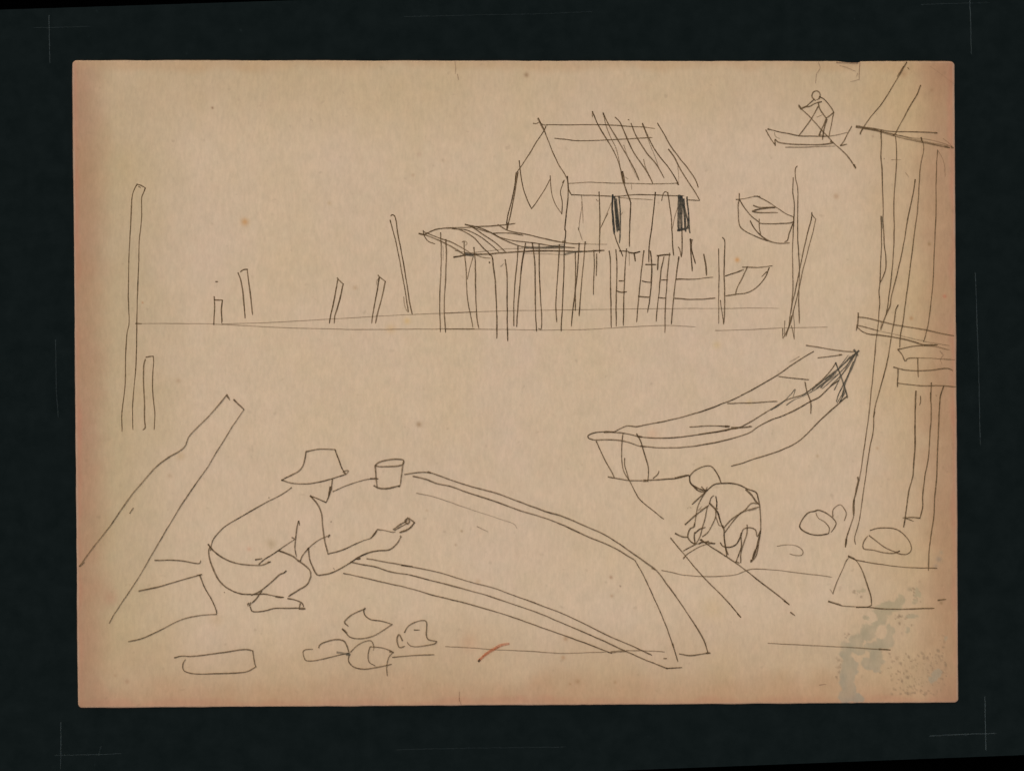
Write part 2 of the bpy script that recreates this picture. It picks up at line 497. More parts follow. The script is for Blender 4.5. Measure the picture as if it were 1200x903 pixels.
DRAWING = '''
@drawn_post|tall bent post in pen line at the left edge of the sheet
A 403,80 385,115 374,160 369,250 364,350 358,450 353,600 352,750 356,895 B 345,100 337,190 335,300 334,400 325,480 315,560 314,620 315,678
A 403,80 425,86 452,101 452,101 440,130 431,155 430,230 427,310 417,400 414,500 410,620 405,750 402,890 B 402,60 400,180 396,300 386,420 378,520 378,600 379,668
A 413,94 425,100
@drawn_post|short post in pen line standing right beside the tall bent post
B 455,243 475,238 498,236 498,236 500,270 496,340 494,430 500,500 507,560 506,620 503,668
w1.9 B 452,255 443,285 441,350 443,430 447,520 446,600 449,658 436,668
@drawn_post|tiny square-topped post with an ink dot above it
w1.8 A 855,738 857,800 853,890 B 853,55
w1.8 A 855,757 880,757 903,758 903,758 897,820 899,890 B 897,42
w2 A 865,650 878,650
@drawn_post|short post leaning left, next to the tiny square-topped post
w1.8 A 995,598 1010,640 1022,700 1029,780 1036,865
w1.8 A 1010,592 1025,580 1053,577 
w1.8 A 1048,578 1055,640 1066,720 1075,790 1080,845
@drawn_post|short post leaning right, left one of the slanted pair
w1.8 H 376,478 384,488 411,513 411,513 395,590 378,650 362,700 358,745
w1.8 H 379,485 365,570 350,640 338,690 330,745
@drawn_post|short post leaning right, right one of the slanted pair
w1.8 H 615,462 630,478 658,498 658,498 643,570 625,640 612,690 600,745
w1.8 H 622,475 608,560 593,640 583,700 578,745
d.5 H 625,478 610,490 605,520
@drawn_pole|long thin pole leaning left of the stilt hut
w1.6 H 686,140 700,190 720,270 740,370 757,460 775,560 785,630 793,680
d.5 H 765,590 775,650 790,680
w1.6 H 690,114 700,108 712,115 720,140 728,200 745,290 765,400 782,500 797,600 808,660 816,692
@drawn_waterline|thin pencil-like waterline running under the hut
w1.2 d.55 B 395,45 600,45 850,48 1200,67 H 250,775 500,780 800,778 1180,776 K 250,813 600,815 L 0,820 300,815 600,797 850,788 1050,797
w1.1 d.5 B 900,48 1200,38 H 400,715 800,693 1190,678 K 250,700 600,687 L 0,680 400,675 800,670 1190,668 N 300,548 500,545 680,547
w1.2 d.5 N 230,703 475,697 700,685 1020,680
w2 d.4 B 395,45 430,46
@drawn_hut|stilt hut in pen line with hatched pitched roof
w1.3 I 770,410 778,480 790,560 810,640 835,705 857,748 857,748 900,690 950,610 988,540
w1.2 I 988,515 992,580 1005,660 1030,725 1070,785 1070,785 1072,700 1060,630 1075,580 1088,545
w2.2 d.7 I 1078,565 1088,545
w1.6 I 750,495 740,580 715,700 690,800 680,860
w1.5 I 762,490 745,600 720,740 695,850 685,898
w2.8 d.7 I 752,500 745,560
w2.6 I 690,850 683,900
w1.6 I 1110,520 1114,600 1111,700 1100,800 1092,900 K 1095,120 1088,250 1083,450 1075,620 1066,830
w1.1 d.6 J 248,650 253,720 240,800 228,900 L 225,100 245,160 255,190
w1 d.6 J 250,700 258,780 260,850
w1.6 J 372,630 376,750 378,900 L 376,160 375,280
w1 d.5 J 352,680 362,695 368,690
w1.1 d.7 J 458,705 420,800 380,890
w1.1 d.7 L 435,0 385,95
w1.5 J 595,705 590,800 587,900 L 585,150 586,235
w1.6 J 768,632 760,720 748,820 740,895 L 725,220 722,345
w1.5 J 855,632 868,720 878,800 885,900 L 890,220 897,298
w1.2 J 812,690 825,640 840,628 855,640
w1 d.7 J 925,740 900,820 888,890
w1.4 L 480,145 505,220 540,305
w1.6 L 515,265 580,268
w1.6 L 955,120 957,200 952,305
w1.5 L 930,238 938,250 950,310
w1.9 L 1013,180 1018,280 1027,408
w1.6 L 1025,188 1022,240 1050,355
w1.2 L 1010,182 1032,188
w1.9 L 1108,288 1120,350 1128,438
w1.9 L 780,298 830,292 875,290
w1.9 L 790,300 783,400
w1.9 L 580,275 620,280 662,268
w1.8 L 618,280 627,338
w.9 d.5 L 585,270 585,370
w1.6 L 700,360 775,360
>drawn_roof
I 870,148 890,150 912,138
I 905,110 945,195 975,270 1010,360 1050,440 1090,505 1110,545
w2.6 d.6 I 903,115 925,158 945,195
w1.3 I 915,142 940,158 970,161 J 0,158 150,160 300,157 450,160 600,170 700,175 765,185
w1.4 I 958,170 945,200 890,280 840,365 800,425 775,462 750,495
w1.3 J 60,253 130,260 200,269 300,270 420,265 560,258 690,250 748,248
w1.6 J 148,520 153,570 160,620 178,650
w1.2 d.75 J 160,570 300,562 450,567 600,570 750,573 860,572 930,566
w1.3 J 178,650 350,655 500,660 620,650 750,650 880,656 970,656
w1 d.6 J 520,670 620,678 750,685
w1.3 J 1000,686 1040,688 1080,690
w1.6 J 783,147 830,225 880,315 940,395 1000,470 1050,545 1070,600
w1.7 J 860,330 900,385 940,465 990,545 1040,620 1080,690
w.9 d.5 J 925,450 932,520 930,575
w1.6 J 325,65 350,125 380,185 420,250 460,315 495,385 515,440 525,480 540,545 560,610 580,660 595,705
w1.2 J 325,65 325,105
w3.4 J 533,490 540,530 548,570
w1.2 d.7 J 400,75 415,140 450,240 490,320 510,400 522,470
w1.7 J 400,75 440,160 495,250 545,335 590,415 630,490 655,550
w1 d.5 J 545,300 570,370 600,450 650,545
w1.6 J 485,105 515,135 545,200 580,280 620,360 670,430 720,510 750,570
w1.1 d.6 J 685,400 700,460 735,540
w1.6 J 597,148 620,210 660,285 710,360 770,430 830,533
w1 d.5 J 677,160 720,270 760,370 800,480
w1.6 J 677,148 705,215 740,290 790,370 850,445 900,520 932,580
w1 J 675,148 685,170
w2.2 J 578,122 584,125
w.9 d.45 J 600,580 600,615
w2.4 J 920,568 934,580
w1 d.6 J 555,525 578,540
>drawn_shutter
k1
w2.6 J 468,650 465,750 478,900 L 478,145
w2.6 J 480,662 490,800 500,900 L 500,130
w2.6 J 492,680 502,800 513,900 L 515,110
w2.6 J 485,700 495,780 508,870
w1.8 J 512,660 520,780 520,900 L 515,210
k0
w1 d.5 J 520,800 540,770
>drawn_shutter
k1
w3.4 J 935,655 933,780 936,900 L 945,120
w3.4 J 950,660 950,800 952,900 L 952,100
w2.6 J 965,680 975,800 980,900 L 983,130
w2.2 J 972,740 998,850 L 990,100
w1.9 J 990,665 1000,780 1008,900 L 1012,140
w2.6 L 925,120 960,112 1010,98
k0
@drawn_jetty|low jetty with slanting hatched roof in front of the hut
w1.8 K 65,140 120,155 250,210 385,290
w1.4 K 100,130 200,170 300,205 400,262 440,290
w1.3 K 95,120 100,150 130,195 180,215
w2.2 K 68,142 100,152
w1.5 K 100,150 180,115 260,103 400,98 550,90 680,80 745,70
w1.9 K 310,308 400,292 560,285 680,275 800,268 950,263 1100,265 1200,268 L 320,265 410,260
w1.4 K 260,103 350,115 450,170 520,245 575,295
w1.4 K 300,108 400,118 500,165 570,220 630,272
w1.5 K 390,78 430,92 520,150 600,205 680,278
w1.7 K 390,78 480,98 580,140 630,170
w1.2 K 440,98 560,135
w1.5 K 620,80 690,120 830,150 1000,190 1140,213 1200,213
w1 d.55 L 240,215 330,216 430,218
w1.4 K 590,140 700,140 800,155
w1.4 K 590,145 640,170 720,190 850,205 1000,228 1165,242
w1.4 K 600,150 660,185 760,225 830,240 980,240 1090,232
w3.2 d.45 k1 K 820,240 950,243 1090,240
w2 d.4 K 960,236 1090,220
k0
w1.1 d.6 K 420,280 500,270 680,250 800,245
w1.2 d.7 K 460,290 520,310 570,315
w4 d.8 k1 K 388,283 420,290 450,294
w3 d.6 K 1090,288 1160,272 1220,268
k0
w1.1 d.6 K 320,262 400,275 500,290
w1 d.5 K 800,280 950,285 1100,290
w2.2 K 561,342 562,352
k1 w1.2 d.5 K 640,375 665,350
k0
w3 d.6 K 1078,200 1100,195
>drawn_stilt
w1.5 K 218,135 222,250 220,400 213,550 213,700 216,835
w1.7 K 254,183 258,300 252,480 244,600 245,720 253,838
w.9 d.45 K 235,230 236,330
>drawn_stilt
w1.5 K 383,200 388,300 398,400 400,500 412,630 430,720 445,803
w1.1 d.6 K 368,202 385,195 402,203 402,218 392,225
w1.6 K 452,240 462,350 463,500 468,650 477,770 488,808
w1.1 d.8 K 448,300 425,380 405,465
>drawn_stilt
w1.7 K 560,288 578,300 590,380 602,480 608,600 613,750 613,880
w1.7 K 672,325 685,430 686,600 687,750 690,898
>drawn_stilt
w1.5 K 762,230 755,350 740,500 732,650 733,793
w1.6 K 815,210 795,320 778,470 762,650 752,798
>drawn_stilt
w1.6 K 862,205 878,320 883,500 885,680 892,830
w1.6 K 910,215 912,400 920,600 928,740 922,815 905,808
>drawn_stilt
w1.5 K 1053,220 1045,380 1033,530 1028,650 1035,765
>drawn_stilt
w1.5 L 205,275 207,400 205,550 205,685
w1.6 L 232,210 222,380 205,540 185,700 177,795
w1.5 L 275,200 265,320 252,450 240,600 232,722
>drawn_stilt
w1.5 L 335,258 338,380 333,480 333,572
w1.5 L 355,285 352,440
>drawn_stilt
w1.6 L 443,265 452,340 453,500 456,680 458,803
>drawn_ladder
w1.6 L 490,255 497,350 495,500 492,650 493,795
w1.6 L 565,250 555,380 548,520 545,650 543,790
w1.5 L 512,475 550,473
w1.6 L 495,545 530,555 568,550
>drawn_ladder
w1.6 L 688,262 670,400 655,540 643,680 636,765
w1.7 L 732,265 742,360 740,480 730,590 712,698
w1.5 L 675,475 705,483 740,485
w1.6 L 648,582 690,588 732,588
>drawn_ladder
w1.5 L 828,305 808,400 795,540 780,680 773,760
w1.6 L 868,280 855,400 845,550 838,680 835,840
w1.6 L 812,468 858,466
w1.6 L 790,592 845,596
>drawn_stilt
w1.6 L 933,305 915,430 900,560 888,680 880,780
@drawn_moored_boat|long boat moored behind the stilts right of the hut
w1.5 L 915,462 1040,462 1175,448
w1.7 L 905,597 1030,605 1190,595
w2 d.6 L 918,463 960,461
w1.5 N 300,320 370,298 430,275
w1.5 N 420,258 460,258 550,260 632,248
w1.7 N 455,255 410,350 385,400 370,455
w1.6 N 608,262 580,330 520,400 450,438 370,450 300,460
w1.3 N 590,290 555,325
@drawn_post|thin double-line post standing before the moored boat
w1.4 N 252,130 255,300 252,500 253,655
w1.6 N 280,50 293,65 295,150 290,300 295,450 295,560 287,660
w1.2 N 265,490 275,570 287,655
@drawn_pole|tall slim mooring pole right of the small open boat
w1.4 M 805,58 792,75 795,150 807,210 808,400 808,550 820,760 N 818,350 816,480 820,655
w1.5 M 777,140 775,250 785,330 780,460 772,650 775,880 N 772,460 760,580
w1 d.6 N 778,560 785,680 784,765
@drawn_pole|leaning mooring pole crossing the tall slim one
w1.4 M 908,383 912,402 935,430 935,430 905,560 870,690 835,830 N 815,420 780,560 760,640 725,745
w1.4 M 908,390 905,430 880,520 850,650 820,790 N 790,430 765,540 745,680 
w1.4 N 765,600 745,680 705,760
w1.1 d.7 N 718,635 715,740
w1.2 N 703,690 703,758
w1.2 N 765,670 785,765
@drawn_boat|small open boat seen end on, upper right
w1.4 M 398,250 397,290
w1.2 M 375,293 430,287 500,272 545,270
w1.3 M 525,270 600,310 660,350 720,390 778,415
w1.6 M 397,290 440,360 490,415 540,455
w1.4 M 540,460 600,463 680,463 778,448 778,415
w1.5 M 778,448 750,530 735,580 715,592
w1.5 M 397,290 390,350 395,450 405,485 440,515 520,555 600,585
w1.7 M 475,443 500,490 545,540 600,580 650,597 700,602 752,597
w1.4 M 538,430 540,500 550,545
w1.7 M 497,335 540,348 650,348 650,348 560,358 490,375 520,383 670,386
w1.2 d.6 M 500,268 545,272
@drawn_rowing_boat|small rowing boat with a standing rower, top right
w1.7 O 130,468 165,530 213,603 213,603 212,550 240,575 300,588 450,597 600,597 720,583
w1.6 O 150,460 250,485 350,505 420,518 520,522 680,522
w1.2 d.7 O 680,524 780,508 850,488
w1.7 O 885,437 850,500 815,570 785,605 785,605 815,600 845,592
w1.3 d.75 O 305,620 450,620 600,615 740,610
w2.6 O 150,460 163,466
w1 d.5 O 205,490 215,525 255,545
>drawn_oar
w1.6 O 420,250 450,290 530,365 620,470 680,530 720,578 780,630 850,700 900,770 922,805
w2.8 O 905,775 922,806
w2.6 d.8 O 425,262 447,290
w2.4 d.8 O 700,568 725,580
>drawn_oar
w1.6 O 590,262 530,370 480,440 415,525
>drawn_rower
w1.6 O 565,208 538,178 545,140 575,123 602,140 608,165 600,190 575,205
w2.6 d.8 O 605,175 598,195
w1.6 O 605,178 640,195 680,240 715,290 727,312 727,312 700,335 660,365
w1.7 O 590,225 605,280 640,335 662,365
w1.6 O 548,205 510,240 480,265 430,285
w1.4 O 620,220 560,235 520,260 470,268
w2 d.8 O 450,275 500,255 
w1.6 O 727,312 710,400 700,450 685,525
w1.9 O 662,365 640,420 615,470 598,520
w1.8 O 668,375 645,450 628,555
w1.6 O 598,518 615,478 635,470
w3 d.5 O 600,505 622,515
w1.2 d.6 O 580,355 625,335
@drawn_shed|open shed on tall posts with railing and bench, right edge
w2 R 268,125 262,220 250,280
w1.6 R 265,160 350,170 450,195 600,230 750,255 870,275 980,300 1110,325
w1.5 R 255,232 350,255 450,282
w1 d.6 R 450,282 600,315 750,350 880,380 1070,410
w1.8 R 255,245 300,285 360,310 450,318 600,340 750,375 850,405 970,405
w1.2 d.7 R 850,410 950,420 1070,450
w2.4 d.6 R 850,408 960,405
>drawn_roof
w1.6 TR 650,292 620,345 575,420 530,490 480,550 430,625
w1.5 TR 635,312 605,360
w1.7 TR 715,400 700,440 670,490 640,545 610,600 P 590,205 568,217
w1.5 P 250,140 400,155 540,180 680,183 860,188 960,193
w3.2 d.8 P 252,138 350,155 440,168
w1.2 d.75 P 280,140 400,165 580,205 730,235 
w1.1 d.5 P 730,235 900,255 1030,290 1105,325
w1.6 d.75 P 310,150 450,180 600,225 750,260 900,290 1075,325
w1.2 d.7 P 400,160 560,200 700,235 830,265 1060,310
w2 d.8 P 1030,315 1075,325
w1 d.5 P 1015,245 1060,280 1105,325
w2.2 d.7 P 940,193 965,195
w3 d.7 P 1090,322 1106,323
w3 d.8 P 575,210 600,205
w1.6 TR 655,318 662,326
w1.6 P 285,205 300,170 320,150
>drawn_post
w1.6 P 468,170 470,290 466,400 476,520 482,700 487,900 Q 485,130 492,240 498,370 510,460 508,560 490,620 458,690
w1.5 Q 468,100 472,250 470,400 463,550 458,690 450,760 455,860 R 450,100 440,250 425,350 415,480 400,640 385,780 372,900 S 360,200 335,380 315,520 290,680 275,760 245,890
w2.2 S 262,742 268,765 255,830 T 436,52 420,110 420,200
w1.8 T 425,90 422,200 390,300 370,370 363,425
w2.4 T 370,370 363,425
w2.2 d.5 k1 Q 478,110 480,210
k0
>drawn_post
w1 d.5 P 560,430 645,430
w2 d.5 P 495,420 500,421
w1 d.5 P 685,545 710,580
w1.5 P 595,225 602,330 604,450 595,600 583,720 580,900 Q 583,200 578,400 560,620 540,780 525,900 R 510,150
w1.6 P 768,603 750,720 715,890 Q 700,140 660,380 610,600 560,800 545,890 R 500,170 465,275
w1 d.7 R 473,200 460,270
w1.5 R 618,55 600,90 580,220 558,330 540,450 515,590 480,710 430,890 S 425,80 405,190 400,330 375,450 350,600 330,750 308,895 T 470,180 450,280 430,350 428,375 435,405
w2 S 410,170 402,215
>drawn_post
w1.5 P 820,235 840,300 838,370 815,480 805,620 795,780 785,900 Q 770,180 745,380 715,620 680,880 R 665,180 640,320 632,430
w2 P 820,235 832,280
>drawn_post
w1.3 P 965,345 957,450 952,650 950,900 Q 948,150 938,350 928,600 915,780 902,900 R 885,200 865,300 840,380
w1 d.5 P 965,345 1000,400 1022,460 1032,580
>drawn_bench
w1.5 R 615,445 700,425 800,412 860,412
w1.7 R 615,445 650,490 683,545 700,525 800,518
w1.1 d.7 R 800,518 950,525 1120,535
w1.6 R 578,600 650,620 760,632 900,628 1060,612 1100,630
w1.9 R 617,620 612,775
w1.5 R 617,740 700,752 850,765 1000,762 1125,772
w1.9 R 790,520 795,690
w1 d.5 R 985,460 1012,495 990,530 1003,575
w1.9 R 910,738 903,900 
w1.6 S 903,0 908,230 895,380 885,560 855,720 835,900 T 905,150 888,220 888,220 830,215 765,218
w1.5 T 785,220 845,242
w1.7 R 1020,762 990,850 985,900 S 975,250 965,500 955,750 940,900 T 985,200 965,350 950,480 948,590
w1.9 R 775,810 770,900 S 770,100 765,300 768,450 755,620 745,745 715,850 705,900 T 790,170 772,285
w1.1 S 815,30 815,80 805,110
w1.8 d.6 R 952,848 956,852
@drawn_shoreline|thin ground lines along the shore below the shed
w1.4 T 385,485 430,510 500,525 650,550 800,566 1010,572
w2.6 d.7 T 385,488 430,508
w1.6 T 245,805 340,835 440,842
w2.2 d.8 T 245,805 330,828
w1.6 T 440,845 525,845 600,855 750,860 900,855 990,853
w2 T 1015,797 1072,790
w1.2 d.75 Y 92,467 150,478 220,495 350,508 500,508 620,495 680,472 730,458 900,465 1050,485 1190,500 T 270,635
w1.3 d.75 BR 0,300 150,308 350,318 575,332
w2 d.7 BR 520,328 575,332
w1.2 d.7 B2 110,585 250,592 400,603 600,612 800,625 950,620 1050,617
w1.3 d.8 A2 470,708 600,710 695,717
w2 A2 690,755 708,755
@drawn_stone|cone-shaped stone at the foot of the shed post
w1.5 T 275,752 300,680 340,590 370,520 385,500
w1.7 T 385,490 430,510 460,545 490,610 520,700 545,780 548,830 548,830 525,842 440,845
w1 d.5 T 255,720 275,750
@drawn_stone|round stone split by a curved line, left of the shed post
w1.7 T 150,170 175,163 230,185 280,225 298,255 285,290 262,320
w1.6 T 155,170 100,185 60,230 42,280 70,310 130,335 200,338 245,328
w1.4 T 245,328 250,290 220,250 170,215 155,180
@drawn_stone|small arched stone touching the round split stone
w1.5 T 275,210 278,160 325,125 355,155 370,190 355,240
@drawn_stone|wide rounded stone right of the shed post
w1.6 T 538,305 600,290 720,298 780,340 820,400 825,445 800,472 760,475 710,460
w1.6 T 745,450 710,465 650,465 560,445 490,432 490,390 520,345
w1.4 T 530,342 580,380 650,430 720,458 745,450
@drawn_stone|small open loop of a stone beside the bending worker
w1.3 d.8 Y 905,297 960,288 1040,295 1085,330 1080,358 1040,363 990,350
@drawn_plank|long plank held down by the bending worker
w1.5 Y 155,240 250,355 350,475 450,580 550,680 650,798
w1.6 Y 370,250 400,275 550,372 620,420 700,480 800,560 900,635 990,710
w2.4 Y 955,682 990,708
w2 Y 998,762 1030,785
w2 Y 628,775 650,798
w1.4 Y 245,380 270,355 330,315 400,285 470,275
w1.3 Y 245,330 290,305 330,285
w1.8 Y 245,385 262,362
@drawn_large_boat|large open boat with raised hatched stern, right of centre
w1.5 V 620,130 560,165 460,230 350,305 230,375 100,445 15,483 U 1010,432 900,475 770,515 600,558 480,580 400,597 330,592 280,612 235,635
w1 d.5 V 520,165 450,205
w1.6 U 235,635 170,633 100,640 55,660 55,675 90,690 200,690 300,698 350,710 420,735 480,740 600,747 750,740 900,718 1050,685 1200,635 V 220,665 300,620 420,575 520,525 600,480 660,450 740,375 800,330
w1.5 U 170,635 300,642 360,655 430,670 560,677 700,672 850,650 980,630 1100,605 1130,600
w1.9 U 840,652 980,630 1060,612
w1.7 V 0,685 60,670 180,657
w1.5 V 100,665 200,610 330,530 430,470 550,430 600,395 680,330 750,250 775,210
w3.2 d.8 U 1065,607 1110,606
w2 V 170,656 187,657
w1.8 U 770,600 850,595 920,592 1050,597
w2.4 U 1020,596 1050,596
w1.4 V 15,495 180,490 365,480
w1.4 V 375,305 480,318 588,328
w1.4 V 650,175 740,165 820,152
w2.4 d.8 V 800,155 822,151
w1.5 V 568,87 680,105 780,122 850,130 910,130
w1.6 V 560,345 570,400 600,490 600,568
w1.6 V 855,445 780,510 680,600 600,680 540,740 500,770 400,820 280,860 160,898 X 680,90 575,120
w1.6 W 140,200 170,270 220,370 265,450 300,522
w1.6 W 245,513 300,522 400,540 500,547 620,540 750,533 840,525 950,497
w2.6 W 835,524 955,497
w1.5 W 375,130 365,250 365,380 385,470 430,545 480,640 510,695 560,745 640,810 735,885
w1.4 W 390,350 390,410 410,480 430,545
w1.6 W 495,135 530,200 560,300 590,400 598,450 592,555
w3.4 d.8 W 560,546 600,547
w1.5 W 640,525 680,490 692,458
w2 W 210,122 290,120
w2 W 505,158 545,163
w2 W 530,243 575,247
>drawn_hatching
k1
w1.2 V 430,505 480,470 560,435 650,385 760,290
w1.3 V 320,540 400,490 460,430 490,395 475,450
w1.2 V 540,440 640,370 740,290 830,220 900,150
w1.2 V 670,385 700,350 790,290
w1.2 V 680,390 760,320 850,230 910,150
w1.1 V 610,400 720,310 780,270
w1.2 V 800,240 865,155
w1.2 V 740,370 800,310 860,240 920,130
w1.2 V 765,400 810,310 890,170
w1.4 V 780,480 800,420 850,320 900,200
w1.2 V 785,490 840,400
w1.2 V 800,490 850,400
w1.2 V 640,390 780,280
w1.2 V 700,330 800,250 880,160
w1.2 V 800,490 855,440
w2.4 V 905,118 932,160
w2.4 V 938,125 895,160
w3 d.8 V 880,180 915,145
w1.8 V 930,130 900,220 850,330 820,450
w1.8 V 775,208 800,270 830,360 855,440 857,458
k0
@drawn_worker|worker bending over a plank under the large boat
w1.8 X 210,205 260,155 350,117 400,120 440,165 470,220 487,270
w1.8 X 210,205 215,260 250,300 290,335 350,345
w1.8 X 240,288 300,320 350,335
w1.5 X 315,300 350,330 365,300
w1.7 X 355,340 430,280 490,270 580,270 650,285 720,320 795,350 815,410 825,455
w2 X 705,325 750,365 800,435 825,458
w1.7 X 350,345 310,410 280,480 265,560 255,620 245,650
w1.7 X 345,350 290,400 230,455
w1.6 X 170,632 250,560 380,460
w1.5 X 385,445 400,395 425,375
w1.6 X 365,480 345,580 325,650 300,740 270,790
w1.5 X 440,385 450,440 445,490
w2.1 X 385,445 430,490 460,530 475,590 500,660
w1.6 X 440,500 440,560 400,650 370,700 320,740
w1.5 X 440,560 460,620 470,640 490,640
w1.8 X 255,620 250,650 215,670 195,740 240,795 265,800
w1.9 X 85,710 150,738 195,742
w1.9 X 255,700 252,740 258,795
w1.6 X 260,705 300,670 350,655
w3 d.8 X 250,800 280,797
w2 X 305,765 340,785 380,775
w1.9 X 290,800 330,785 435,800
w1 d.5 X 375,475 320,495 280,510
w1 d.5 X 290,500 320,470
w1.6 d.6 X 220,482 224,485
w1.3 d.5 X 193,490 197,492
w1.8 X 435,490 460,492
>drawn_shorts
w1.7 X 510,660 580,585 650,535 700,500 755,445 820,450
w1.6 X 520,700 580,620 650,540 720,505 825,475
w1 d.7 X 730,510 800,495
w2 X 500,640 512,680 515,750 530,850 550,898 
w1.7 X 825,455 832,560 832,690 810,780 780,898 Y 718,410
w1.6 X 832,690 805,740
w1.5 X 660,740 670,700 685,670 740,658 790,680 800,735
w1.5 X 480,790 500,820 560,830 620,805 650,750 665,700
>drawn_leg
w1.6 X 715,635 715,700 690,780 660,895 Y 648,415
w1.7 X 662,740 665,830 645,890 Y 615,405
w1.5 Y 612,405 640,415
w1.9 Y 785,195 765,330 752,370 722,408
w1.5 Y 770,290 745,335 728,385
w2.4 Y 722,395 718,410
w1.7 Y 530,220 550,370
@drawn_crouching_worker|crouching worker in a brimmed hat painting the upturned boat
w1.5 D 957,305 950,370 930,430 913,470 913,470 870,450 805,425
w2 D 942,360 930,430
w1.9 D 805,425 850,480 880,550 890,640 900,720 925,830
w2.6 D 803,424 820,440
w1.4 D 670,365 600,415 500,465 400,520 300,580 200,640 150,690 115,740 100,810
w2 E 122,300 110,330 115,400 150,500 200,595 260,655 330,695
w1.7 E 330,695 400,715 500,718 600,715 680,730 770,745
w2.4 E 700,740 770,745
w1.8 E 105,280 150,335 220,390 300,430 400,455 500,463 580,462 650,432
w2.2 E 630,438 655,432
w1.7 E 520,415 580,403
w1.4 E 550,455 600,410 700,350 790,285 860,240
w1.4 E 840,220 862,230 855,245
w2.1 E 725,335 790,360 850,385 900,425 950,460 1000,510 1008,560 
w1.8 E 1008,560 975,630 900,680 810,738
w1.6 E 790,512 770,530 740,540 650,620 560,690 480,730
w1.9 E 575,690 530,755 490,795
w1.6 E 450,800 455,825
w1.6 E 462,795 468,825
w1.6 E 480,790 475,820
w1.7 E 475,830 490,865 540,872 620,860 680,843 800,840 900,840
w1.9 E 805,755 880,772 930,795 945,830
w3.2 E 905,843 960,845
w2 E 915,800 905,835
w1.6 E 900,75 885,130 873,220 868,320 880,390
w1.3 E 900,75 910,115
w1.5 E 915,425 930,385 990,310 1080,240 1170,200
w2.2 E 1170,198 1160,222
w2.4 d.8 E 895,425 920,425
w1.9 E 985,310 995,400 1020,470 1060,545 1080,552
w2.4 d.8 E 980,320 992,312
w1.7 E 1080,552 G 280,68 350,35 410,0 F 480,795 560,760 620,748 700,740 750,700 780,650
w1.6 F 265,772 350,750 430,715 520,675 565,660 600,625 612,600 612,600 660,605 720,618 740,617
w1.8 F 568,660 610,605
w2.6 d.7 F 775,645 783,655
w2.8 F 470,803 495,803
w1.2 d.7 F 305,870 312,882
w2 d.7 F 288,545 292,546
w1.8 d.8 D 510,436 514,438
w1.8 d.8 E 248,701 252,705
>drawn_hat
w1.7 D 775,112 860,97 975,98 
w1.8 D 975,98 1000,165 1025,230 1052,272
w1.5 D 1035,250 1070,248 1055,270
w2.6 d.8 D 1035,255 1055,275
w1.7 D 772,112 765,160 745,220 720,250 670,278 620,300
w1.7 D 600,312 660,332 750,340 850,330 950,305
w1.3 D 950,305 1050,272
w1.6 D 600,315 630,297
>drawn_brush
w1.8 F 725,600 780,560 825,535
w1.6 F 735,605 815,560
w2.2 F 828,518 808,540 825,560 838,545 830,522
w1.8 F 835,520 875,550 875,550 840,590 765,622
w2 d.8 F 775,620 820,605 850,580
@drawn_bucket|small bucket standing on top of the upturned boat
w1.9 F 598,150 620,130 700,110 760,107 797,115 795,140 770,152 700,158 620,158 598,150
w1.9 F 598,155 602,220 612,305
w2 F 797,120 785,200 775,290
w2 F 590,292 620,308 680,312 740,300 775,290
w3.2 F 765,295 772,300
@drawn_upturned_boat|big upturned boat hull across the lower middle
w1.4 F 300,333 400,290 500,258 570,243
w1.9 F 565,243 620,243
w1.4 F 805,213 900,200 980,198 
w2.8 d.8 F 970,197 990,203
w1.8 Z 165,65 250,95 400,145 550,185 700,240 850,295 950,325 1080,380 1200,435 A2 430,85 530,155 600,205 640,235 700,310 800,450 860,540 920,640 948,720
w2.8 d.7 A2 620,225 640,236
w1.7 Z 70,88 150,108 210,130 290,148 400,187 520,225 700,290 850,335 950,375 1080,435 1200,485 A2 430,125 520,180
w1.5 A2 520,180 570,270 640,420 700,560 740,670 772,775
w1.1 d.6 Z 90,187 180,205 350,262 500,312 620,352 665,370 680,395
w1.1 d.6 Z 445,382 510,413
w1.6 F 540,805 640,822 740,840 860,860 Z 0,608 100,625 183,642 270,665 400,705 550,745 700,800 850,855 960,898 A2 200,540 350,615 500,680 620,735
w1.6 F 425,828 500,845 590,860 G 720,60 850,80 1000,120 1195,170 Z 500,785 650,835 820,895 A2 150,572 300,635 450,705 600,770 705,812 705,812 797,807
w1.5 G 375,68 450,82 560,108 700,140 850,175 1000,220 1195,267 Z 500,865 600,895 A2 100,618 250,672 385,725
w2.6 d.8 A2 380,718 430,712 470,712
w1.6 A2 780,727 840,737 948,722 963,722
w2 A2 740,668 746,690
w2.4 A2 940,723 960,722
w2 A2 702,810 712,814
@drawn_stone|leaf-shaped stone, topmost of the heap under the hull
w1.6 G 528,312 518,325 525,360 560,390 640,403 718,425 718,425 650,470 590,505 530,523 470,527 420,515 390,485 368,460
w1.6 G 520,318 450,350 400,385 382,410 410,440
w2.8 G 368,458 400,487
@drawn_stone|pointed stone at the right of the heap
w1.6 G 803,483 830,440 880,410 930,398 955,405 960,450 958,500 970,530 1030,545 1030,545 1020,560 950,575 880,583 840,572 822,550
w1.6 G 872,465 912,465
w1.8 G 790,540 765,498 752,520 755,560 770,588 808,578
@drawn_stone|flat rounded stone at the left of the heap
w1.8 G 200,590 210,570 270,542 340,532 380,545 400,580 415,630
w1.6 G 415,630 350,640 250,665 150,682 110,678 95,650 92,615 105,605 160,600
k1 w2.4 d.6 G 330,622 415,635
w4 d.7 G 400,635 425,638
k0
@drawn_stone|double-lobed stone at the front of the heap
w1.6 G 415,640 410,680 440,720 520,740 600,730 715,705
w1.6 G 425,620 470,575 530,545 570,542 588,580 585,610
w1.4 G 560,585 548,640 555,690 600,718
w1.7 G 565,583 640,590 700,608 725,622 725,622 700,645 685,680 678,730 683,790
